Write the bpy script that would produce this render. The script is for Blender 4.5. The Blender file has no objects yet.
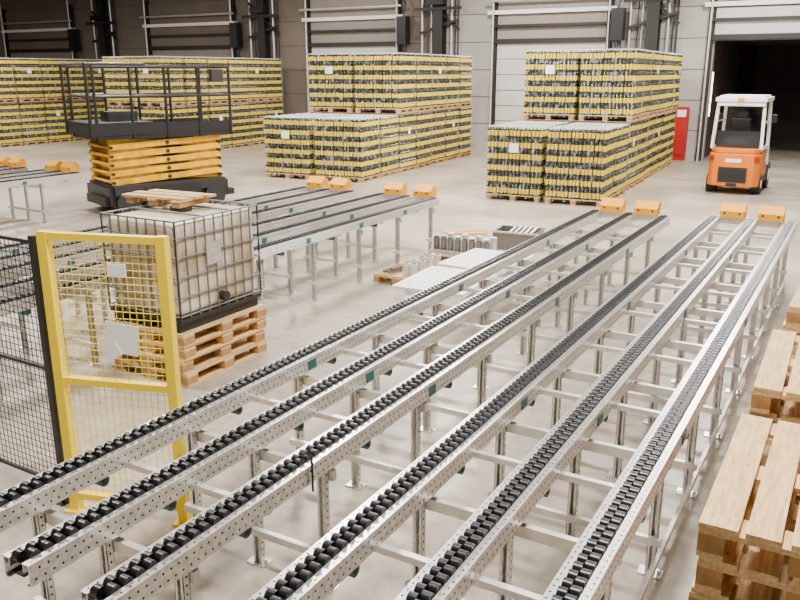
import bpy, bmesh, math, random
from mathutils import Vector, Matrix, Euler
random.seed(7)
scene = bpy.context.scene
COL = scene.collection

# ---------------------------------------------------------------- materials
def mat(name, col, rough=0.5, metal=0.0, noise=0.0, nscale=8.0, bump=0.0, emis=None, estr=0.0, rnd=0.0, trans=0.0, stretch=None, col2=None):
    m = bpy.data.materials.new(name); m.use_nodes = True
    nt = m.node_tree; b = nt.nodes['Principled BSDF']
    b.inputs['Base Color'].default_value = (*col, 1)
    b.inputs['Roughness'].default_value = rough
    b.inputs['Metallic'].default_value = metal
    if trans: b.inputs['Transmission Weight'].default_value = trans
    if emis:
        b.inputs['Emission Color'].default_value = (*emis, 1)
        b.inputs['Emission Strength'].default_value = estr
    if noise or bump or col2:
        tc = nt.nodes.new('ShaderNodeTexCoord')
        mp = nt.nodes.new('ShaderNodeMapping')
        if stretch: mp.inputs['Scale'].default_value = stretch
        nt.links.new(tc.outputs['Object'], mp.inputs['Vector'])
        n = nt.nodes.new('ShaderNodeTexNoise')
        n.inputs['Scale'].default_value = nscale
        n.inputs['Detail'].default_value = 5
        nt.links.new(mp.outputs[0], n.inputs['Vector'])
        cr = nt.nodes.new('ShaderNodeValToRGB')
        cr.color_ramp.elements[0].position = 0.3
        cr.color_ramp.elements[1].position = 0.72
        c2 = col2 if col2 else tuple(c*(1-noise) for c in col)
        cr.color_ramp.elements[0].color = (*c2, 1)
        cr.color_ramp.elements[1].color = (*[min(1, c*(1+noise*0.3)) for c in col], 1)
        nt.links.new(n.outputs['Fac'], cr.inputs['Fac'])
        out = cr.outputs['Color']
        if rnd:
            oi = nt.nodes.new('ShaderNodeObjectInfo')
            hs = nt.nodes.new('ShaderNodeHueSaturation')
            mr = nt.nodes.new('ShaderNodeMapRange')
            mr.inputs['To Min'].default_value = 1-rnd
            mr.inputs['To Max'].default_value = 1+rnd
            nt.links.new(oi.outputs['Random'], mr.inputs['Value'])
            nt.links.new(mr.outputs[0], hs.inputs['Value'])
            nt.links.new(out, hs.inputs['Color'])
            out = hs.outputs['Color']
        nt.links.new(out, b.inputs['Base Color'])
        if bump:
            bp = nt.nodes.new('ShaderNodeBump')
            bp.inputs['Strength'].default_value = bump
            bp.inputs['Distance'].default_value = 0.02
            nt.links.new(n.outputs['Fac'], bp.inputs['Height'])
            nt.links.new(bp.outputs[0], b.inputs['Normal'])
    return m

M = {}
M['galv'] = mat('galvanised_steel', (0.86, 0.85, 0.83), 0.28, 0.85, noise=0.3, nscale=30)
M['galv2'] = mat('galvanised_beam', (0.80, 0.77, 0.72), 0.38, 0.6, noise=0.2, nscale=10)
M['hole'] = mat('punched_hole', (0.015, 0.015, 0.015), 0.9)
M['rubber'] = mat('black_rubber', (0.005, 0.005, 0.006), 0.34)
M['tyre'] = mat('tyre_rubber', (0.012, 0.012, 0.012), 0.7)
M['teal'] = mat('teal_plastic', (0.01, 0.11, 0.11), 0.4)
M['orange'] = mat('orange_stop_paint', (0.80, 0.34, 0.0), 0.6)
M['yellow'] = mat('yellow_fence_paint', (0.95, 0.70, 0.0), 0.42)
M['blackp'] = mat('black_paint', (0.008, 0.008, 0.010), 0.4)
M['dark'] = mat('dark_steel', (0.028, 0.026, 0.024), 0.5, 0.3)
M['wood'] = mat('pallet_wood', (0.76, 0.50, 0.23), 0.75, noise=0.38, nscale=6, bump=0.3, rnd=0.15, stretch=(1.2, 9, 9))
M['woodd'] = mat('pallet_block_wood', (0.48, 0.26, 0.09), 0.85, noise=0.35, nscale=12, rnd=0.15)
M['white'] = mat('white_plastic', (0.9, 0.9, 0.9), 0.45, noise=0.06, nscale=5)
M['paper'] = mat('white_paper', (0.9, 0.9, 0.9), 0.7)
M['red'] = mat('red_paint', (0.40, 0.006, 0.005), 0.5)
M['liftor'] = mat('lift_yellow_orange_paint', (0.80, 0.42, 0.0), 0.42, noise=0.45, nscale=5)
M['forkor'] = mat('forklift_orange_paint', (0.70, 0.17, 0.0), 0.45)
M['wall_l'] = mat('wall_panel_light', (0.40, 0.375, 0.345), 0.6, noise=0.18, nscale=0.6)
M['wall_shaded'] = mat('wall_panel_shaded', (0.19, 0.155, 0.125), 0.65, noise=0.2, nscale=0.5)  # darker copy of the wall panel: dimmer light on the left painted into the colour
M['seam'] = mat('panel_seam', (0.07, 0.065, 0.06), 0.7)
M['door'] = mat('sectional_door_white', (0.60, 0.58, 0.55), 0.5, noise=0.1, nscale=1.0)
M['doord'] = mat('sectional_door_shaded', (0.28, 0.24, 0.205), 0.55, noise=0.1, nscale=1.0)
M['ceil'] = mat('ceiling_panel', (0.30, 0.29, 0.28), 0.7, noise=0.1, nscale=0.5)
M['tank'] = mat('ibc_tank_plastic', (0.88, 0.83, 0.73), 0.35, nscale=1.5, col2=(0.30, 0.18, 0.05), noise=0.1, stretch=(1, 1, 1.4))
M['cage'] = mat('cage_steel', (0.20, 0.19, 0.18), 0.4, 0.6)
M['lamp'] = mat('lamp_diffuser', (1, 1, 1), 0.5, emis=(1.0, 0.96, 0.90), estr=10)
M['glassd'] = mat('dark_glass', (0.02, 0.022, 0.025), 0.08)
M['bottle'] = mat('bottle_dark', (0.016, 0.019, 0.010), 0.14)
M['label'] = mat('bottle_label_yellow', (0.76, 0.55, 0.0), 0.4)
M['cap'] = mat('bottle_cap_white', (0.88, 0.87, 0.84), 0.4)
M['cap2'] = mat('bottle_cap_grey', (0.16, 0.16, 0.14), 0.4)
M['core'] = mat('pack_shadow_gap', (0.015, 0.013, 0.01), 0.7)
M['cardboard'] = mat('layer_sheet', (0.04, 0.036, 0.025), 0.8, noise=0.2, nscale=4)
M['slip'] = mat('wood_fibre_sheet', (0.36, 0.20, 0.08), 0.8, noise=0.2, nscale=4)
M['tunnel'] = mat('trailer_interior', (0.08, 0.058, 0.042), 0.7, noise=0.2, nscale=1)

# stretch wrap
m = bpy.data.materials.new('stretch_wrap'); m.use_nodes = True
nt = m.node_tree; nt.nodes.clear()
o = nt.nodes.new('ShaderNodeOutputMaterial'); mx = nt.nodes.new('ShaderNodeMixShader')
tr = nt.nodes.new('ShaderNodeBsdfTransparent'); pr = nt.nodes.new('ShaderNodeBsdfPrincipled')
pr.inputs['Base Color'].default_value = (0.62, 0.62, 0.61, 1); pr.inputs['Roughness'].default_value = 0.10
tc = nt.nodes.new('ShaderNodeTexCoord'); mp = nt.nodes.new('ShaderNodeMapping'); mp.inputs['Scale'].default_value = (8, 8, 2.6)
oi = nt.nodes.new('ShaderNodeObjectInfo'); nt.links.new(oi.outputs['Location'], mp.inputs['Location'])
n = nt.nodes.new('ShaderNodeTexNoise'); n.inputs['Scale'].default_value = 2.0; n.inputs['Detail'].default_value = 7
bp = nt.nodes.new('ShaderNodeBump'); bp.inputs['Strength'].default_value = 1.0; bp.inputs['Distance'].default_value = 0.18
mr = nt.nodes.new('ShaderNodeMapRange'); mr.inputs['From Min'].default_value = 0.52; mr.inputs['From Max'].default_value = 0.68
mr.inputs['To Min'].default_value = 0.03; mr.inputs['To Max'].default_value = 0.55  # uneven opacity paints whitish vertical highlights into the film
nt.links.new(tc.outputs['Object'], mp.inputs[0]); nt.links.new(mp.outputs[0], n.inputs['Vector'])
nt.links.new(n.outputs['Fac'], bp.inputs['Height']); nt.links.new(bp.outputs[0], pr.inputs['Normal'])
nt.links.new(n.outputs['Fac'], mr.inputs['Value']); nt.links.new(mr.outputs[0], mx.inputs['Fac'])
nt.links.new(tr.outputs[0], mx.inputs[1]); nt.links.new(pr.outputs[0], mx.inputs[2]); nt.links.new(mx.outputs[0], o.inputs[0])
M['wrap'] = m

# concrete floor
m = bpy.data.materials.new('concrete_floor'); m.use_nodes = True
nt = m.node_tree; b = nt.nodes['Principled BSDF']
tc = nt.nodes.new('ShaderNodeTexCoord')
n1 = nt.nodes.new('ShaderNodeTexNoise'); n1.inputs['Scale'].default_value = 0.45; n1.inputs['Detail'].default_value = 9; n1.inputs['Roughness'].default_value = 0.68
n2 = nt.nodes.new('ShaderNodeTexNoise'); n2.inputs['Scale'].default_value = 9; n2.inputs['Detail'].default_value = 6
c1 = nt.nodes.new('ShaderNodeValToRGB')
c1.color_ramp.elements[0].position = 0.36; c1.color_ramp.elements[0].color = (0.29, 0.25, 0.195, 1)
c1.color_ramp.elements[1].position = 0.64; c1.color_ramp.elements[1].color = (0.49, 0.43, 0.355, 1)
mixc = nt.nodes.new('ShaderNodeMixRGB'); mixc.blend_type = 'MULTIPLY'; mixc.inputs['Fac'].default_value = 0.45
c2 = nt.nodes.new('ShaderNodeValToRGB')
c2.color_ramp.elements[0].position = 0.35; c2.color_ramp.elements[0].color = (0.55, 0.52, 0.48, 1)
c2.color_ramp.elements[1].position = 0.6; c2.color_ramp.elements[1].color = (1, 1, 1, 1)
for nn in (n1, n2): nt.links.new(tc.outputs['Object'], nn.inputs['Vector'])
nt.links.new(n1.outputs['Fac'], c1.inputs['Fac']); nt.links.new(n2.outputs['Fac'], c2.inputs['Fac'])
nt.links.new(c1.outputs[0], mixc.inputs['Color1']); nt.links.new(c2.outputs[0], mixc.inputs['Color2'])
nt.links.new(mixc.outputs[0], b.inputs['Base Color'])
rr = nt.nodes.new('ShaderNodeMapRange'); rr.inputs['To Min'].default_value = 0.24; rr.inputs['To Max'].default_value = 0.46
nt.links.new(n1.outputs['Fac'], rr.inputs['Value']); nt.links.new(rr.outputs[0], b.inputs['Roughness'])
M['floor'] = m

# ---------------------------------------------------------------- mesh builder
class MB:
    def __init__(s): s.v = []; s.f = []; s.mi = []; s.mats = []; s.sm = []
    def mid(s, k):
        if k not in s.mats: s.mats.append(k)
        return s.mats.index(k)
    def add(s, vs, fs, k, smooth=False):
        o = len(s.v); s.v += [tuple(p) for p in vs]; i = s.mid(k)
        for f in fs:
            s.f.append(tuple(a+o for a in f)); s.mi.append(i); s.sm.append(smooth)
    def box(s, c, d, k, rot=None):
        hx, hy, hz = d[0]/2, d[1]/2, d[2]/2
        P = [Vector((x*hx, y*hy, z*hz)) for x, y, z in ((-1,-1,-1),(1,-1,-1),(1,1,-1),(-1,1,-1),(-1,-1,1),(1,-1,1),(1,1,1),(-1,1,1))]
        if rot: P = [rot @ p for p in P]
        s.add([p+Vector(c) for p in P], [(0,3,2,1),(4,5,6,7),(0,1,5,4),(1,2,6,5),(2,3,7,6),(3,0,4,7)], k)
    def b2(s, lo, hi, k):
        s.box([(a+b)/2 for a, b in zip(lo, hi)], [abs(b-a) for a, b in zip(lo, hi)], k)
    def beam(s, p, q, w, h, k):
        p = Vector(p); q = Vector(q); d = q-p
        r = d.to_track_quat('Y', 'Z').to_matrix()
        s.box((p+q)/2, (w, d.length, h), k, r)
    def cyl(s, p, q, r, k, seg=12, r2=None, smooth=True):
        p = Vector(p); q = Vector(q); d = q-p; R = d.to_track_quat('Z', 'Y').to_matrix()
        r2 = r if r2 is None else r2
        vs = []
        for c, rad in ((p, r), (q, r2)):
            for i in range(seg):
                a = 2*math.pi*i/seg
                vs.append(c + R @ Vector((math.cos(a)*rad, math.sin(a)*rad, 0)))
        s.add(vs, [(i, (i+1) % seg, seg+(i+1) % seg, seg+i) for i in range(seg)], k, smooth)
        s.add(vs[:seg], [tuple(reversed(range(seg)))], k); s.add(vs[seg:], [tuple(range(seg))], k)
    def tube(s, pts, r, k, seg=6):
        for a, b_ in zip(pts[:-1], pts[1:]): s.cyl(a, b_, r, k, seg)
    def lathe(s, c, prof, seg=8):
        for (z0, r0, _), (z1, r1, k) in zip(prof[:-1], prof[1:]):
            vs = []
            for z, r in ((z0, r0), (z1, r1)):
                for i in range(seg):
                    a = 2*math.pi*i/seg
                    vs.append((c[0]+math.cos(a)*r, c[1]+math.sin(a)*r, c[2]+z))
            s.add(vs, [(i, (i+1) % seg, seg+(i+1) % seg, seg+i) for i in range(seg)], k, True)
    def prism(s, poly, axis, a, b_, k, smooth=False):
        def P(u, v, w): return {'x': (w, u, v), 'y': (u, w, v), 'z': (u, v, w)}[axis]
        n = len(poly)
        vs = [P(u, v, a) for u, v in poly]+[P(u, v, b_) for u, v in poly]
        fs = [(i, (i+1) % n, n+(i+1) % n, n+i) for i in range(n)]+[tuple(reversed(range(n))), tuple(range(n, 2*n))]
        s.add(vs, fs, k, smooth)
    def mesh(s, name, bevel=0):
        me = bpy.data.meshes.new(name); me.from_pydata(s.v, [], s.f)
        for k in s.mats: me.materials.append(M[k])
        me.polygons.foreach_set('material_index', s.mi)
        me.polygons.foreach_set('use_smooth', s.sm)
        me.update()
        bm = bmesh.new(); bm.from_mesh(me); bmesh.ops.recalc_face_normals(bm, faces=bm.faces); bm.to_mesh(me); bm.free()
        return me
def obj(name, me, loc=(0, 0, 0), rotz=0, parent=None):
    if isinstance(me, MB): me = me.mesh(name)
    o = bpy.data.objects.new(name, me); COL.objects.link(o)
    o.location = loc; o.rotation_euler = (0, 0, rotz)
    if parent: o.parent = parent
    return o
def empty(name, loc=(0, 0, 0), rotz=0):
    o = bpy.data.objects.new(name, None); COL.objects.link(o); o.location = loc; o.rotation_euler = (0, 0, rotz); return o
def bev(o, w, seg=2):
    md = o.modifiers.new('bevel', 'BEVEL'); md.width = w; md.segments = seg; md.limit_method = 'ANGLE'; return o

# ---------------------------------------------------------------- room
WY = 32.0; HC = 8.5
XL, XR, YB = -56.0, 9.0, -5.0
mb = MB(); mb.b2((XL, YB, -0.2), (XR, 46, 0), 'floor'); obj('floor', mb)
mb = MB(); mb.b2((XL, YB, HC), (XR, WY+0.3, HC+0.2), 'ceil')
for y in range(-3, 32, 6): mb.b2((XL, y-0.1, HC-0.5), (XR, y+0.1, HC), 'ceil')
obj('ceiling', mb)
mb = MB(); mb.b2((XL-0.3, YB, 0), (XL, WY+0.3, HC), 'wall_shaded'); obj('wall_left', mb)
mb = MB(); mb.b2((XR, YB, 0), (XR+0.3, WY+0.3, HC), 'wall_l'); obj('wall_right', mb)
mb = MB(); mb.b2((XL, YB-0.3, 0), (XR, YB, HC), 'wall_l'); obj('wall_front', mb)
mb = MB()
OX0, OX1, OZ = -5.35, -0.85, 4.3
mb.b2((XL, WY, 0), (-16.2, WY+0.3, HC), 'wall_shaded')
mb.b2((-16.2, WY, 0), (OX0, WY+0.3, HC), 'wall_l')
mb.b2((OX1, WY, 0), (XR, WY+0.3, HC), 'wall_l')
mb.b2((OX0, WY, OZ), (OX1, WY+0.3, HC), 'wall_l')
for z in (1.1, 2.2, 3.3, 4.4, 5.5, 6.6, 7.7):
    mb.b2((XL, WY-0.012, z-0.012), (OX0-0.1, WY, z+0.012), 'seam')
    mb.b2((OX1+0.1, WY-0.012, z-0.012), (XR, WY, z+0.012), 'seam')
wall_back = obj('wall_back', mb)
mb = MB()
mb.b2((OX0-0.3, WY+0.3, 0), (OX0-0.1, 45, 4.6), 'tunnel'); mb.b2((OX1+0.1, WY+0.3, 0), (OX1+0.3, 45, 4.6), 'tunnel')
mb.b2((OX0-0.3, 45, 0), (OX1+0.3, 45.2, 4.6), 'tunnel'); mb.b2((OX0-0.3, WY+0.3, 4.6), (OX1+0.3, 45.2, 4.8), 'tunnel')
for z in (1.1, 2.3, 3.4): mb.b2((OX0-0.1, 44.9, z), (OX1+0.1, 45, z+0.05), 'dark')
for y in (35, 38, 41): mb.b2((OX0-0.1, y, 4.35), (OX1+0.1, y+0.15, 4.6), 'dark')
obj('wall_loading_bay', mb)
mb = MB(); mb.b2((XL, WY-0.1, 0), (OX0-0.3, WY-0.013, 0.25), 'wall_l'); obj('baseboard_back', mb)

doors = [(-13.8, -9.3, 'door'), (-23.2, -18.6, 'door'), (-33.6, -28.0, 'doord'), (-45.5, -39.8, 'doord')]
def doorframe(mb, x0, x1):
    for x in (x0-0.13, x1+0.13):
        mb.b2((x-0.1, WY-0.16, 0), (x+0.1, WY-0.013, 6.8), 'dark')
        mb.cyl((x, WY-0.3, 0), (x, WY-0.3, 7.5), 0.04, 'galv2', 8)
        mb.b2((x-0.03, WY-0.3, 2.2), (x+0.03, WY-0.16, 2.3), 'dark'); mb.b2((x-0.03, WY-0.3, 5.2), (x+0.03, WY-0.16, 5.3), 'dark')
    mb.b2((x0-0.1, WY-0.2, 4.32), (x1+0.1, WY-0.013, 4.5), 'dark')
    mb.b2((x0-0.4, WY-0.26, 5.45), (x1+0.4, WY-0.14, 5.6), 'cap')
    mb.cyl((x0-0.4, WY-0.4, 5.95), (x1+0.4, WY-0.4, 5.95), 0.05, 'galv2', 8)
    mb.b2((x0-0.2, WY-0.3, 4.95), (x1+0.2, WY-0.2, 5.05), 'dark')
    mb.b2((x1+0.3, WY-0.62, 4.35), (x1+0.75, WY-0.2, 5.5), 'blackp')
    for q in range(3):
        mb.tube([(x1+0.4+q*.12, WY-0.4, 4.35), (x1+0.75, WY-0.3, 3.4-q*.3), (x1+0.95-q*.1, WY-0.15, 2.4-q*.3), (x1+0.6+q*.1, WY-0.1, 2.0-q*.2), (x1+0.45, WY-0.1, 2.8)], 0.028, 'blackp')
    mb.tube([(x1+0.3, WY-0.3, 6.8), (x1+0.6, WY-0.35, 6.0), (x1+0.5, WY-0.4, 5.5)], 0.03, 'blackp')
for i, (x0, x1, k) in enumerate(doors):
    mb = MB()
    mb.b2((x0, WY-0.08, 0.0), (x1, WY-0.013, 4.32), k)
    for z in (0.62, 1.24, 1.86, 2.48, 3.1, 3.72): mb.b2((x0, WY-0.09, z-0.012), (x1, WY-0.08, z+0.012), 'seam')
    mb.b2((x0, WY-0.1, 4.5), (x1, WY-0.013, 6.6), 'wall_shaded' if k == 'doord' else 'doord')
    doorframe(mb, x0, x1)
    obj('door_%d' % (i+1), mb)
mb = MB(); doorframe(mb, OX0, OX1)
mb.b2((OX0, WY-0.12, 4.5), (OX1, WY-0.013, 5.4), 'door'); mb.b2((OX0, WY-0.12, 5.65), (OX1, WY-0.013, 6.8), 'door')
obj('door_5', mb)
for ci, xc in enumerate((-7.5, -16.4, -25.9, -37.0, -48.0)):  # dark steel columns between the doors, with pipes and brackets
    mb = MB()
    mb.b2((xc-0.22, WY-0.45, 0), (xc+0.22, WY-0.42, HC), 'dark'); mb.b2((xc-0.02, WY-0.42, 0), (xc+0.02, WY-0.1, HC), 'dark')
    mb.b2((xc-0.22, WY-0.1, 0), (xc+0.22, WY-0.02, HC), 'dark')
    for dx, r in ((0.5, 0.05), (0.68, 0.03), (0.82, 0.03), (-0.45, 0.04), (-0.62, 0.025), (-.9, .05)):
        mb.cyl((xc+dx, WY-0.12, 0), (xc+dx, WY-0.12, HC), r, 'galv2' if r > 0.03 else 'blackp', 8)
    mb.b2((xc+0.35, WY-0.3, 1.3), (xc+0.75, WY-0.05, 2.0), 'wall_l')
    mb.beam((xc-0.9, WY-0.2, 6.4), (xc+0.9, WY-0.2, 4.9), 0.08, 0.1, 'dark')
    mb.beam((xc-0.9, WY-0.3, 4.8), (xc+0.9, WY-0.3, 5.3), 0.08, 0.1, 'dark')
    mb.b2((xc-1.1, WY-0.5, 5.7), (xc+1.1, WY-0.42, 5.82), 'dark')
    mb.b2((xc-.4, WY-0.75, 5.9), (xc+.4, WY-0.45, 6.15), 'blackp')
    obj('steel_column_%d' % (ci+1), mb)
mb = MB(); mb.b2((-6.4, WY-0.35, 0.0), (-5.95, WY-0.1, 1.95), 'red'); mb.b2((-6.33, WY-0.37, 1.6), (-6.02, WY-0.35, 1.85), 'paper')
mb.b2((-6.33, WY-0.38, 0.2), (-6.02, WY-0.36, 0.8), 'red')
obj('fire_hose_cabinet', mb)
mb = MB(); mb.b2((-5.42, WY+0.45, 1.6), (-5.38, WY+0.75, 3.2), 'lamp'); mb.b2((-5.445, WY+0.4, 1.5), (-5.42, WY+0.8, 3.3), 'dark')
obj('dock_lamp', mb)

# ---------------------------------------------------------------- lights (ceiling luminaires)
for (x, y, p) in [(-2, 3, 1000), (-1, 11, 1150), (-2, 19, 1450), (-3.5, 27.0, 1300), (-10, 5, 850), (-9, 13, 1150), (-10, 20, 1600), (-12, 27.5, 900),
                  (-19, 8, 750), (-19, 17, 1150), (-21, 26.5, 700), (-30, 12, 650), (-30, 20, 1150), (-41, 16, 800)]:
    mb = MB(); mb.b2((-0.8, -0.4, 0), (0.8, 0.4, 0.1), 'galv2'); mb.b2((-0.75, -0.35, -0.012), (0.75, 0.35, 0), 'lamp')
    mb.cyl((-0.6, 0, 0.1), (-0.6, 0, 0.7), 0.01, 'dark', 6); mb.cyl((0.6, 0, 0.1), (0.6, 0, 0.7), 0.01, 'dark', 6)
    o = obj('ceiling_lamp', mb, (x, y, 7.8))
    l = bpy.data.lights.new('lamp_light', 'AREA'); l.shape = 'RECTANGLE'; l.size = 1.5; l.size_y = 0.7; l.energy = p; l.color = (1.0, 0.955, 0.89)
    lo = bpy.data.objects.new('lamp_light', l); COL.objects.link(lo); lo.location = (0, 0, -0.03); lo.parent = o
w = bpy.data.worlds.new('world'); w.use_nodes = True; w.node_tree.nodes['Background'].inputs[0].default_value = (0.8, 0.85, 1, 1)
w.node_tree.nodes['Background'].inputs[1].default_value = 0.3; scene.world = w

# ---------------------------------------------------------------- conveyors
ZT = 1.0
def hexdot(mb, c, r, ax):
    vs = []
    for i in range(6):
        a = i*math.pi/3; u, v = math.cos(a)*r, math.sin(a)*r
        vs.append((c[0]+u, c[1]+v, c[2]) if ax == 'z' else (c[0], c[1]+u, c[2]+v) if ax == 'x' else (c[0]+u, c[1], c[2]+v))
    mb.add(vs, [tuple(range(6))], 'hole')
RW = 0.094
def rail_mesh(L):
    mb = MB()
    for sx in (-1, 1):
        mb.b2((sx*0.054, 0, ZT-0.006), (sx*RW, L, ZT), 'galv')
        mb.b2((sx*(RW-.005), 0, ZT-0.115), (sx*RW, L, ZT-0.006), 'galv')
        mb.b2((sx*0.049, 0, ZT-0.05), (sx*0.054, L, ZT), 'galv')
        mb.b2((sx*0.065, 0, ZT-0.115), (sx*(RW-.005), L, ZT-0.110), 'galv')
        y = 0.03
        while y < L:
            hexdot(mb, (sx*0.076, y, ZT+0.0008), 0.0065, 'z')
            hexdot(mb, (sx*(RW+.0008), y+0.025, ZT-0.035), 0.0075, 'x')
            hexdot(mb, (sx*(RW+.0008), y, ZT-0.085), 0.0075, 'x')
            y += 0.05
    mb.b2((-0.05, 0, ZT-0.075), (0.05, L, ZT-0.07), 'hole')
    y = 0.04; i = 0
    while y < L-0.03:
        for row in (-1, 1):
            yy = y + (0.036 if row > 0 else 0)
            mb.cyl((row*0.024-0.022, yy, ZT-0.004), (row*0.024+0.022, yy, ZT-0.004), 0.031, 'rubber', 12)
            mb.cyl((row*0.024-0.025, yy, ZT-0.004), (row*0.024+0.025, yy, ZT-0.004), 0.006, 'dark', 5)
        y += 0.072; i += 1
    return mb.mesh('roller_rail')
rail_cache = {}
def conveyor(lanes, y0, y1, stops, step=1.2, low=False):
    L = y1-y0
    e = empty('roller_conveyor', (lanes[0], y0, 0))
    if L not in rail_cache: rail_cache[L] = rail_mesh(L)
    X0 = lanes[0]
    for i, x in enumerate(lanes): obj('roller_rail_%d' % (i+1), rail_cache[L], (x-X0, 0, 0), 0, e)
    mb = MB()
    y = 0.5; n = 0
    while y < L-0.05:
        for x in lanes:
            x -= X0
            mb.b2((x-0.03, y-0.022, 0.01), (x-0.026, y+0.022, ZT-0.11), 'galv'); mb.b2((x+0.026, y-0.022, 0.01), (x+0.03, y+0.022, ZT-0.11), 'galv')
            mb.b2((x-0.03, y+0.018, 0.01), (x+0.03, y+0.022, ZT-0.11), 'galv')
            mb.b2((x-0.03, y-0.022, 0.01), (x-0.012, y-0.018, ZT-0.11), 'galv'); mb.b2((x+0.012, y-0.022, 0.01), (x+0.03, y-0.018, ZT-0.11), 'galv')
            mb.b2((x-0.075, y-0.05, 0), (x+0.075, y+0.05, 0.01), 'galv')
            mb.cyl((x+0.055, y, 0.01), (x+0.055, y, 0.035), 0.012, 'galv', 6)
            z = 0.06
            while z < ZT-0.13:
                for sx in (-1, 1): hexdot(mb, (x+sx*0.0308, y, z), 0.008, 'x')
                z += 0.05
            mb.b2((x-0.09, y-0.03, ZT-0.125), (x+0.09, y+0.03, ZT-0.115), 'galv')
        xa, xb = lanes[0]-X0-0.06, lanes[-1]-X0+0.06
        mb.b2((xa, y+0.024, ZT-0.24), (xb, y+0.064, ZT-0.17), 'galv2')
        mb.b2((xa, y-0.062, 0.24), (xb, y-0.024, 0.29), 'galv2')
        if y+step/2 < L: mb.b2((xa, y+step/2, ZT-0.155), (xb, y+step/2+0.04, ZT-0.116), 'galv2')
        y += step; n += 1
    if low:
        x = lanes[-1]-X0+0.045; mb.b2((x-0.014, 0.3, 0.12), (x+0.014, L-0.3, 0.17), 'galv2')
    for j, yy in enumerate((0.27, 0.52, 0.77)):
        for x in lanes:
            x -= X0
            for sx in (-1, 1): mb.b2((x+sx*(RW+.001), L*yy-0.05, ZT-0.105), (x+sx*(RW+.006), L*yy+0.05, ZT-0.03), 'teal')
    for yy in (0.9, 2.1, 3.3):
        for x in lanes[:3]:
            mb.cyl((x-X0-0.085, yy, ZT-0.14), (x-X0+0.085, yy, ZT-0.14), 0.035, 'teal', 14); mb.cyl((x-X0-0.09, yy, ZT-0.14), (x-X0+0.09, yy, ZT-0.14), 0.018, 'dark', 8)
    obj('frame', mb, (0, 0, 0), 0, e)
    mb = MB()
    for xs in stops:
        x = xs-X0
        prof = [(L-0.12, ZT+0.02), (L+0.12, ZT+0.02), (L+0.12, ZT+0.18), (L+0.02, ZT+0.23), (L-0.12, ZT+0.12)]
        mb.prism(prof, 'x', x-0.18, x+0.18, 'orange')
        mb.b2((x-0.22, L-0.03, ZT-0.09), (x+0.22, L+0.05, ZT+0.02), 'galv2')
        for sx in (-0.11, 0.11): mb.cyl((x+sx, L-0.1, ZT+0.09), (x+sx, L-0.125, ZT+0.09), 0.018, 'dark', 8)
    obj('end_stops', mb, (0, 0, 0), 0, e)
    return e
conv1 = conveyor([-3.745, -3.195, -2.65], 1.93, 12.95, [-3.47, -2.92])
conveyor([-1.967, -1.42, -0.87], 1.93, 13.35, [-1.69, -1.14], low=True)
conveyor([-6.69], 7.4, 12.85, [-6.9])
conveyor([-7.79, -7.24], 3.95, 12.85, [-7.51])
conveyor([-9.57, -9.02, -8.48], 3.95, 12.85, [-9.3, -8.75])
conveyor([-16.6, -16.05, -15.5], 5.9, 12.2, [-16.33, -15.78])
conveyor([-18.5, -17.95, -17.4], 5.9, 12.2, [-18.23, -17.68])
mb = MB(); mb.tube([(0, 0, 0.84), (0, 0, 1.06), (-.02, -.02, 1.09), (-.05, -.03, 1.08), (-.05, -.03, 1.03)], 0.007, 'dark'); obj('hook_rod', mb, (-2.54+3.745, 1.45, 0), 0, conv1)

# ---------------------------------------------------------------- pallets
def pallet_mesh(seed):
    rd = random.Random(seed); mb = MB()
    for i in range(5):
        y = -0.4+0.0725 + i*(0.8-0.145)/4; wdt = 0.145 if i in (0, 2, 4) else 0.125
        mb.box((rd.uniform(-.004, .004), y+rd.uniform(-.006, .006), 0.133), (1.2, wdt, 0.022), 'wood', Matrix.Rotation(rd.uniform(-.006, .006), 3, 'Z'))
    for x in (-0.5275, 0, 0.5275):
        mb.box((x, 0, 0.111), (0.145, 0.8, 0.022), 'wood')
        for y in (-0.35, 0, 0.35): mb.box((x, y, 0.061), (0.145, 0.1 if y else 0.145, 0.078), 'woodd')
        for y in (-0.36, -.3, 0, .3, 0.36): mb.cyl((x, y, .144), (x, y, .1455), .005, 'dark', 6)
    for y in (-0.35, 0, 0.35): mb.box((0, y, 0.011), (1.2, 0.1, 0.022), 'wood')
    return mb.mesh('pallet')
PM = [pallet_mesh(i) for i in range(3)]
def pallet_stack(loc, n, rotz, name='wooden_pallet_stack'):
    e = empty(name, loc, rotz)
    for i in range(n):
        obj('pallet_%d' % (i+1), random.choice(PM), (random.uniform(-.02, .02), random.uniform(-.015, .015), i*0.1457), random.uniform(-.015, .015), e)
    return e
H90 = math.pi/2
for x, y, a in ((0.03, 3.60, 0), (0.02, 5.25, .02), (0.05, 7.1, -.02)):
    pallet_stack((x, y, 0), 10, H90+a).scale = (1, 1, 1.03)
pallet_stack((0.08, 9.0, 0), 6, H90)

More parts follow.
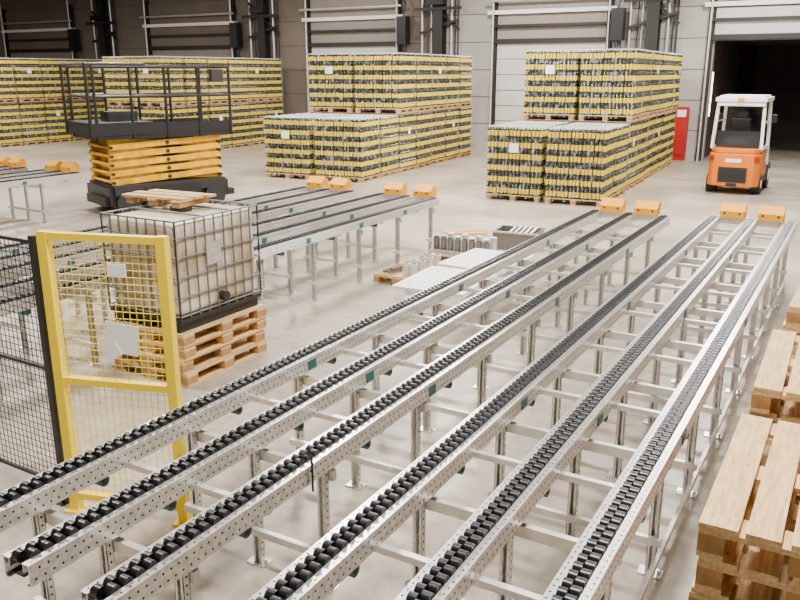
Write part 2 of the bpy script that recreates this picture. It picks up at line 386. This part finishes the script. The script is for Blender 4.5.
# ---------------------------------------------------------------- wrapped bottle pallets
NX, NY, P = 15, 12, 0.1
def load_mesh(seed):
    rd = random.Random(seed); mb = MB()
    WX = NX*P; WY_ = NY*P
    prof = [(0, .040, 'bottle'), (.04, .045, 'bottle'), (.165, .045, 'label'), (.20, .043, 'bottle'), (.24, .02, 'bottle'), (.242, .021, 'cap'), (.262, .021, 'cap'), (.262, .0, 'cap')]
    profe = [(a, b_, 'cap2' if c == 'cap' else c) for a, b_, c in prof]
    for i in range(7): mb.box((0, -WY_/2+.07+i*(WY_-.14)/6, 0.135), (WX, 0.12, 0.02), 'wood')
    for x in (-WX/2+.08, 0, WX/2-.08):
        mb.box((x, 0, 0.115), (0.14, WY_, 0.02), 'wood'); mb.box((x, 0, 0.01), (0.12, WY_, 0.02), 'wood')
        for y in (-WY_/2+.07, 0, WY_/2-.07): mb.box((x, y, 0.0625), (0.14, 0.14, 0.085), 'woodd')
    NL = 6; LH = 0.282
    for l in range(NL):
        z = 0.15+l*LH; jx, jy = rd.uniform(-.012, .012), rd.uniform(-.012, .012)
        for i in range(NX):
            for j in range(NY):
                edge = i in (0, NX-1) or j in (0, NY-1)
                if edge or l == NL-1:
                    gx = ((i//3)-2)*0.006; gy = ((j//3)-1.5)*0.006
                    c = (-WX/2+P*(i+.5)+jx+gx-(i % 3-1)*.004, -WY_/2+P*(j+.5)+jy+gy-(j % 3-1)*.004, z+rd.uniform(-.006, .006))
                    mb.lathe(c, (prof if l == NL-1 else profe) if edge else prof[3:], 8)
        if l < NL-1: mb.box((0, 0, z+LH-0.006), (WX-.02, WY_-.02, 0.006), 'cardboard')
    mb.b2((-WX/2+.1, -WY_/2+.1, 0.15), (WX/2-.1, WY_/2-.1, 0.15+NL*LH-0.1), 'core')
    h = 0.15+NL*LH; a = WX/2+0.022; b_ = WY_/2+.022
    rings = []
    for zz, s in ((.07, .99), (.16, 1.0), (h-.08, 1.0), (h, .985)):
        rings.append([(-a*s, -b_*s, zz), (a*s, -b_*s, zz), (a*s, b_*s, zz), (-a*s, b_*s, zz)])
    for r0, r1 in zip(rings[:-1], rings[1:]):
        mb.add(r0+r1, [(0, 1, 5, 4), (1, 2, 6, 5), (2, 3, 7, 6), (3, 0, 4, 7)], 'wrap')
    if seed % 2:
        mb.b2((-0.13, -b_-0.004, 1.2), (0.13, -b_-0.002, 1.42), 'paper')
    if seed == 2: mb.b2((a+.002, -0.1, 1.2), (a+.004, .1, 1.4), 'paper')
    return mb.mesh('wrapped_load')
LM = [load_mesh(i) for i in range(3)]; LH_ = 0.15+6*0.282+0.016
SX, SY = NX*P+.16, NY*P+.15
def load_group(xr, y0, rot, nx, ny, low_rows, scx=1.0):
    e = empty('stack_of_wrapped_bottle_pallets', (xr, y0, 0), math.radians(rot)); c = 0; e.scale = (scx, 1, 1.03)
    for i in range(nx):
        for j in range(ny):
            for l in range(1 if j < low_rows else 2):
                c += 1
                obj('wrapped_load_%d' % c, LM[(i+j+l) % 3], (-NX*P/2-i*SX+random.uniform(-.04, .04), NY*P/2+j*SY+random.uniform(-.02, .02), l*LH_), random.uniform(-.025, .025), e)
    mb = MB(); mb.b2((-nx*SX+.1, low_rows*SY, LH_-.014), (0.02, ny*SY-.1, LH_-.002), 'slip'); obj('separator_board', mb, parent=e)
load_group(-5.47, 19.4, 3, 2, 8, 2, 0.97)
load_group(-12.95, 20.2, 5, 2, 7, 2, 1.08)
load_group(-23.8, 23.0, 3, 2, 6, 0)
load_group(-32.9, 22.0, 3, 4, 5, 0)

# ---------------------------------------------------------------- IBC on pallets
IX, IY = -6.42, 6.33
pallet_stack((IX, IY, 0), 4, H90, 'wooden_pallet_stack').scale = (1.1, 1.38, 1)
e = empty('ibc_tank', (IX, IY, 4*0.1457+0.002)); e.scale = (1.08, 1.08, 1.05)
mb = MB(); mb.b2((-0.47, -0.57, 0.15), (0.47, 0.57, 1.1), 'tank'); o = bev(obj('tank', mb, parent=e), 0.07, 4)
mb = MB(); mb.cyl((0, 0, 1.08), (0, 0, 1.15), 0.11, 'dark', 20); mb.cyl((0.47, 0, .26), (0.55, 0, .26), 0.05, 'dark', 12)
for x in (-0.4, 0, 0.4): mb.b2((x-0.05, -0.58, 0), (x+0.05, 0.58, 0.1), 'dark')
mb.b2((-0.49, -0.59, 0.1), (0.49, 0.59, 0.14), 'dark')
obj('base_and_valve', mb, parent=e)
mb = MB(); hx, hy = 0.49, 0.59; r = 0.0095
for z in (0.17, 0.36, 0.56, 0.76, 0.95, 1.12):
    mb.tube([(-hx, -hy, z), (hx, -hy, z), (hx, hy, z), (-hx, hy, z), (-hx, -hy, z)], r, 'cage')
for i in range(9):
    x = -hx+2*hx*i/8
    for y in (-hy, hy): mb.cyl((x, y, .14), (x, y, 1.12), r, 'cage', 6)
for i in range(10):
    y = -hy+2*hy*i/9
    for x in (-hx, hx): mb.cyl((x, y, .14), (x, y, 1.12), r, 'cage', 6)
for y in (-0.2, 0.2): mb.cyl((-hx, y, 1.12), (hx, y, 1.12), 0.012, 'cage', 6)
mb.b2((hx+0.01, -0.2, .62), (hx+0.014, 0.0, .85), 'galv')
obj('cage', mb, parent=e)
mb = MB()
for i, (x, y, l, a) in enumerate([(-0.2, 0.05, 0.9, .1), (-0.15, 0.22, 0.9, .05), (-0.2, -.13, 0.85, .08)]):
    mb.box((x, y, 0.087), (l, 0.12, 0.024), 'wood', Matrix.Rotation(a, 3, 'Z'))
for x in (-.55, -.2, .15):
    mb.box((x, .05, .03), (.1, .5, .06), 'woodd', Matrix.Rotation(.08, 3, 'Z'))
    mb.box((x, .05, .066), (.12, .52, .018), 'wood', Matrix.Rotation(.08, 3, 'Z'))
obj('broken_pallet_section', mb, (IX-.1, IY+.05, 0.585+1.21), 0)

# ---------------------------------------------------------------- safety fence
A = Vector((-4.84, 3.47, 0)); B = Vector((-3.99, 3.74, 0)); HF = 2.15
d = B-A; ang = math.atan2(d.y, d.x); Wf = d.length
e = empty('yellow_safety_gate', A, ang)
mb = MB(); s_ = 0.07
for x in (0, Wf): mb.b2((x-s_/2, -s_/2, 0), (x+s_/2, s_/2, HF), 'yellow'); mb.b2((x-.07, -.07, 0), (x+.07, .07, .012), 'yellow')
for z in (HF-0.03, 1.06, 0.13): mb.b2((s_/2, -s_/2+.005, z-.025), (Wf-s_/2, s_/2-.005, z+.025), 'yellow')
obj('frame', mb, parent=e)
def mesh_panel(mb, x0, x1, z0, z1, k, px=0.05, pz=0.05, r=0.0022):
    n = int((x1-x0)/px)
    for i in range(n+1):
        x = x0+(x1-x0)*i/n; mb.cyl((x, 0, z0), (x, 0, z1), r, k, 4)
    n = int((z1-z0)/pz)
    for i in range(n+1):
        z = z0+(z1-z0)*i/n; mb.cyl((x0, 0.003, z), (x1, 0.003, z), r, k, 4)
mb = MB(); mesh_panel(mb, 0.03, Wf-.03, 0.15, HF-.05, 'yellow', r=0.0030); obj('wire_mesh', mb, parent=e)
mb = MB(); mb.box((0.55, -0.045, 1.42), (0.25, 0.004, 0.22), 'paper', Matrix.Rotation(0.12, 3, 'Y')); mb.box((0.46, -0.05, 1.32), (0.13, 0.004, .11), 'paper', Matrix.Rotation(-0.5, 3, 'Y'))
mb.b2((0.48, -0.035, 1.86), (0.62, -0.03, 1.95), 'paper')
mb.tube([(0.51, -0.04, 1.53), (0.54, -.02, 1.60), (0.58, -.04, 1.53)], 0.003, 'dark')
obj('notice_sheet', mb, parent=e)
e = empty('black_mesh_fence', (A.x-0.12, A.y+.02, 0), math.pi-0.02)
mb = MB()
for i in range(4):
    x = 0.03+i*1.25; mb.b2((x-.025, -.025, 0), (x+.025, .025, HF-.05), 'blackp'); mb.b2((x-.025, -.06, 0), (x+.06, .06, .01), 'blackp')
    if i < 3:
        for z in (HF-.1, 1.1, 0.15): mb.b2((x+.025, -.012, z-.012), (x+1.225, .012, z+.012), 'blackp')
        mesh_panel(mb, x+.03, x+1.22, .15, HF-.1, 'blackp', 0.05, 0.05, 0.0035)
obj('panels', mb, parent=e)

# ---------------------------------------------------------------- scissor lift
e = empty('scissor_lift', (-15.1, 14.2, 0), math.atan2(.94, .35))
mb = MB(); L = 3.3; Wd = 1.6
mb.b2((-1.5, -.75, .22), (1.5, .75, .62), 'blackp'); mb.b2((-1.4, -.84, .45), (1.4, .84, .68), 'dark'); mb.b2((-.7, -.86, .14), (.7, -.5, .6), 'blackp'); mb.b2((-.7, .5, .14), (.7, .86, .6), 'blackp')
for x in (-1.1, 1.1):
    for y in (-.74, .74):
        mb.cyl((x, y-.11, .27), (x, y+.11, .27), .27, 'tyre', 24); mb.cyl((x, y-.115, .27), (x, y+.115, .27), .12, 'dark', 16)
mb.b2((-1.58, -.6, .2), (-1.5, .6, .4), 'dark'); mb.b2((1.5, -.6, .2), (1.75, .6, .35), 'dark')
obj('chassis', mb, parent=e)
mb = MB(); NLy = 5; z0 = 0.70; dz = 0.2
for i in range(NLy):
    z = z0+dz*(i+.5)
    for y in (-.66, .66):
        mb.beam((-1.38, y, z-dz*.3), (1.38, y, z+dz*.3), .07, .13, 'liftor')
        mb.beam((-1.38, y*.87, z+dz*.3), (1.38, y*.87, z-dz*.3), .07, .13, 'liftor')
        mb.cyl((0, y-.06, z), (0, y+.06, z), .045, 'dark', 12)
        for x in (-1.35, 1.35): mb.cyl((x, y-.05, z-dz*.3), (x, y+.05, z-dz*.3), .04, 'dark', 10)
    for x in (-1.35, 1.35): mb.cyl((x, -.66, z-dz*.3), (x, .66, z-dz*.3), .04, 'liftor', 10)
    mb.b2((-1.2, -.5, z-.05), (-1.0, .5, z+.05), 'liftor'); mb.b2((1.0, -.5, z-.05), (1.2, .5, z+.05), 'liftor')
mb.beam((-1, 0, z0), (.9, 0, z0+.8), .14, .14, 'dark')
obj('scissor_arms', mb, parent=e)
mb = MB(); dz0 = z0+dz*NLy+.02
mb.b2((-L/2, -Wd/2, dz0), (L/2, Wd/2, dz0+.16), 'blackp')
mb.b2((-L/2-.15, -Wd/2-.03, dz0+.1), (-L/2+1.3, Wd/2+.03, dz0+.38), 'blackp')
mb.b2((-L/2, -Wd/2-.01, dz0+.1), (L/2, -Wd/2+.01, dz0+.34), 'blackp'); mb.b2((-L/2, Wd/2-.01, dz0+.1), (L/2, Wd/2+.01, dz0+.34), 'blackp')
zt = 3.32; pr_ = .036
for zz in (zt, (zt+dz0+.3)/2):
    mb.tube([(-L/2, -Wd/2, zz), (L/2, -Wd/2, zz), (L/2, Wd/2, zz), (-L/2, Wd/2, zz), (-L/2, -Wd/2, zz)], pr_, 'blackp', 8)
for x in [-L/2+L*i/4 for i in range(5)]:
    for y in (-Wd/2, Wd/2): mb.cyl((x, y, dz0), (x, y, zt), pr_, 'blackp', 8)
mb.tube([(-L/2-.15, -Wd/2, dz0+.1), (-L/2-.15, -Wd/2, zt+.05), (-L/2-.15, Wd/2, zt+.05), (-L/2-.15, Wd/2, dz0+.1)], pr_, 'blackp', 8)
mb.tube([(-L/2+1.2, -Wd/2, zt+.05), (-L/2-.15, -Wd/2, zt+.05)], pr_, 'blackp', 8); mb.tube([(-L/2+1.2, Wd/2, zt+.05), (-L/2-.15, Wd/2, zt+.05)], pr_, 'blackp', 8)
mb.b2((L/2-.5, -Wd/2-.12, zt-.35), (L/2-.2, -Wd/2+.03, zt-.05), 'dark')
mb.b2((-1.2, -.3, dz0+.1), (-.5, .2, dz0+.6), 'dark')
obj('platform', mb, parent=e)

# ---------------------------------------------------------------- forklift (rear toward camera)
e = empty('forklift', (-3.08, 23.2, 0)); e.scale = (1.0, 1.05, 1.12)
mb = MB()
plan = [(-.68, .45), (-.65, .2), (-.52, .05), (-.2, 0), (.2, 0), (.52, .05), (.65, .2), (.68, .45), (.68, .9), (-.68, .9)]
mb.prism(plan, 'z', .2, .98, 'forkor')
plan2 = [(x*.93, y*.93+.05) for x, y in plan]; mb.prism(plan2, 'z', .98, 1.1, 'forkor')
mb.b2((-.66, .9, .3), (.66, 1.6, .66), 'forkor'); mb.b2((-.42, .7, .66), (.42, 1.45, 1.1), 'dark')
for sx in (-1, 1): mb.b2((sx*.60, 1.0, .25), (sx*.69, 1.5, .4), 'dark')
o = bev(obj('body', mb, parent=e), .03, 3)
mb = MB()
mb.b2((-.36, -.012, .3), (.36, .02, .66), 'dark')
for i in range(6): mb.b2((-.33, -.02, .34+i*.05), (.33, 0, .355+i*.05), 'blackp')
mb.b2((-.13, -.05, .2), (.13, .02, .28), 'dark'); mb.b2((-.2, -.012, .78), (.2, .0, .86), 'paper')
for sx in (-1, 1): mb.box((sx*.56, .09, .86), (.14, .05, .1), 'red', Matrix.Rotation(sx*.6, 3, 'Z'))
for sx in (-1, 1):
    mb.cyl((sx*.44, .5, .24), (sx*.69, .5, .24), .24, 'tyre', 24); mb.cyl((sx*.68, .5, .24), (sx*.70, .5, .24), .11, 'white', 14)
    mb.cyl((sx*.44, 1.95, .33), (sx*.70, 1.95, .33), .33, 'tyre', 24); mb.cyl((sx*.69, 1.95, .33), (sx*.715, 1.95, .33), .16, 'white', 14)
    mb.b2((sx*.28-.05, 2.3, .1), (sx*.28+.05, 2.44, 2.15), 'dark'); mb.b2((sx*.4-.04, 2.28, .1), (sx*.4+.04, 2.42, 2.15), 'dark')
    mb.b2((sx*.25-.06, 2.48, .06), (sx*.25+.06, 3.55, .1), 'dark'); mb.b2((sx*.25-.06, 2.46, .06), (sx*.25+.06, 2.51, .6), 'dark')
for z in (.4, 1.2, 2.1): mb.b2((-.44, 2.28, z), (.44, 2.38, z+.09), 'dark')
mb.b2((-.5, 2.44, .35), (.5, 2.48, .42), 'dark'); mb.b2((-.5, 2.44, .6), (.5, 2.48, .67), 'dark')
obj('wheels_and_mast', mb, parent=e)
mb = MB()
for sx in (-1, 1):
    mb.beam((sx*.62, .22, 1.08), (sx*.57, .36, 2.2), .08, .07, 'white'); mb.beam((sx*.63, 1.75, .6), (sx*.57, 1.6, 2.2), .08, .08, 'white')
    mb.b2((sx*.62-.03, .3, 1.04), (sx*.62+.03, 1.7, 1.12), 'white')
    mb.beam((sx*.6, .3, 1.7), (sx*.6, 1.6, 1.7), .03, .04, 'white')
    mb.box((sx*.72, 1.6, 1.75), (.14, .05, .2), 'blackp')
mb.b2((-.64, .18, 2.18), (.64, 1.75, 2.28), 'white'); mb.b2((-.56, .26, 2.28), (.56, 1.65, 2.32), 'white')
mb.b2((-.6, .22, 2.08), (.6, .27, 2.18), 'white')
mb.b2((-.08, .12, 2.2), (.08, .18, 2.28), 'orange')
bev(obj('overhead_guard', mb, parent=e), .02, 2)
mb = MB(); mb.b2((-.54, .3, 1.12), (.54, .33, 1.5), 'glassd'); mb.b2((-.56, 1.66, 1.2), (.56, 1.68, 2.15), 'glassd'); obj('windows', mb, parent=e)
mb = MB(); mb.b2((-.25, .75, 1.1), (.25, 1.25, 1.25), 'blackp'); mb.box((0, .72, 1.5), (.46, .12, .6), 'blackp', Matrix.Rotation(.12, 3, 'X'))
mb.b2((-.14, .68, 1.78), (.14, .78, 1.95), 'blackp')
bev(obj('seat', mb, parent=e), .03, 2)
mb = MB(); mb.cyl((0, 1.6, .6), (0, 1.45, 1.35), .03, 'blackp', 8)
pts = [(.17*math.cos(a*math.pi/8), 1.43+.05*math.sin(a*math.pi/8), 1.37+.15*math.sin(a*math.pi/8)) for a in range(17)]; mb.tube(pts, .015, 'blackp'); mb.b2((-.5, 1.55, .6), (.5, 1.65, 1.2), 'dark')
obj('steering', mb, parent=e)

# ---------------------------------------------------------------- white plastic pallets + parts
def plastic_pallet():
    mb = MB()
    for i in range(13): mb.box((-0.575+i*1.15/12, 0, .137), (.06, .8, .02), 'white')
    for j in range(9): mb.box((0, -.375+j*.75/8, .132), (1.2, .055, .025), 'white')
    for x in (-.52, 0, .52):
        mb.box((x, 0, .012), (.14, .8, .024), 'white')
        for y in (-.33, 0, .33): mb.box((x, y, .07), (.14, .12, .1), 'white')
    for y in (-.4, .4): mb.box((0, y, .12), (1.2, .02, .05), 'white')
    return mb.mesh('plastic_pallet')
PP = plastic_pallet()
for (x, y, n, a) in [(-4.8, 9.6, 3, H90+.05), (-4.85, 11.0, 3, H90-.04)]:
    e = empty('white_plastic_pallet_stack', (x, y, 0), a); e.scale = (1.05, 1.25, 1)
    for i in range(n): obj('pallet_%d' % (i+1), PP, (random.uniform(-.02, .02), random.uniform(-.02, .02), i*.149), 0, e)
pallet_stack((-6.1, 11.0, 0), 1, H90, 'wooden_pallet')
pallet_stack((-5.9, 12.5, 0), 1, 0.0, 'wooden_pallet')
mb = MB()
for i in range(8):
    mb.cyl((-.48+i*.137, -.15, 0), (-.48+i*.137, -.15, .26), .058, 'cage', 14); mb.cyl((-.48+i*.137, .14, 0), (-.48+i*.137, .14, .24+.05*(i % 2)), .058, 'galv2', 14)
    mb.cyl((-.48+i*.137, -.15, .26), (-.48+i*.137, -.15, .275), .04, 'dark', 12)
mb.b2((-.55, -.36, 0), (.55, -.24, .06), 'galv')
obj('machine_rollers', mb, (-5.9, 12.5, .148))
mb = MB()
for i in range(4): mb.box((-.25+i*.1, random.uniform(-.1, .1), .016+.031*i), (.06, .9, .03), 'cage', Matrix.Rotation(random.uniform(-.2, .2), 3, 'Z'))
for i in range(8): mb.cyl((.12+.14*(i % 2), -.45+i//2*.26, 0), (.12+.14*(i % 2), -.45+i//2*.26, .2), .06, 'galv2', 14); mb.cyl((.12+.14*(i % 2), -.45+i//2*.26, .2), (.12+.14*(i % 2), -.45+i//2*.26, .205), .04, 'dark', 14)
obj('steel_parts', mb, (-6.1, 11.0, .147))
mb = MB()
mb.b2((-.4, -.3, 0), (.4, .3, .02), 'dark')
for sx in (-1, 1): mb.b2((sx*.4-.01, -.3, 0), (sx*.4+.01, .3, .34), 'cage')
for sy in (-1, 1): mb.b2((-.4, sy*.3-.01, 0), (.4, sy*.3+.01, .34), 'cage')
mb.b2((-.44, -.34, .32), (.44, -.3, .35), 'galv'); mb.b2((-.44, .3, .32), (.44, .34, .35), 'galv')
for i in range(5): mb.beam((-.3+i*.1, -.2, .1), (-.1+i*.1, .2, .36), .04, .04, 'galv2')
obj('parts_crate', mb, (-5.5, 14.0, 0), .1)
mb = MB()
for i in range(3): mb.box((0, i*.16, .026), (.9, .08, .05), 'wood', Matrix.Rotation(.1*i, 3, 'Z'))
obj('timber_offcuts', mb, (-6.9, 14.6, 0), .4)

# ---------------------------------------------------------------- camera
cd = bpy.data.cameras.new('camera'); cam = bpy.data.objects.new('camera', cd); COL.objects.link(cam)
cam.location = (0, 0, 3.2); cam.rotation_euler = (math.radians(90-15.9), 0, math.radians(30))
cd.sensor_width = 36; cd.lens = 36; cd.clip_end = 200; cd.clip_start = 0.05
scene.camera = cam
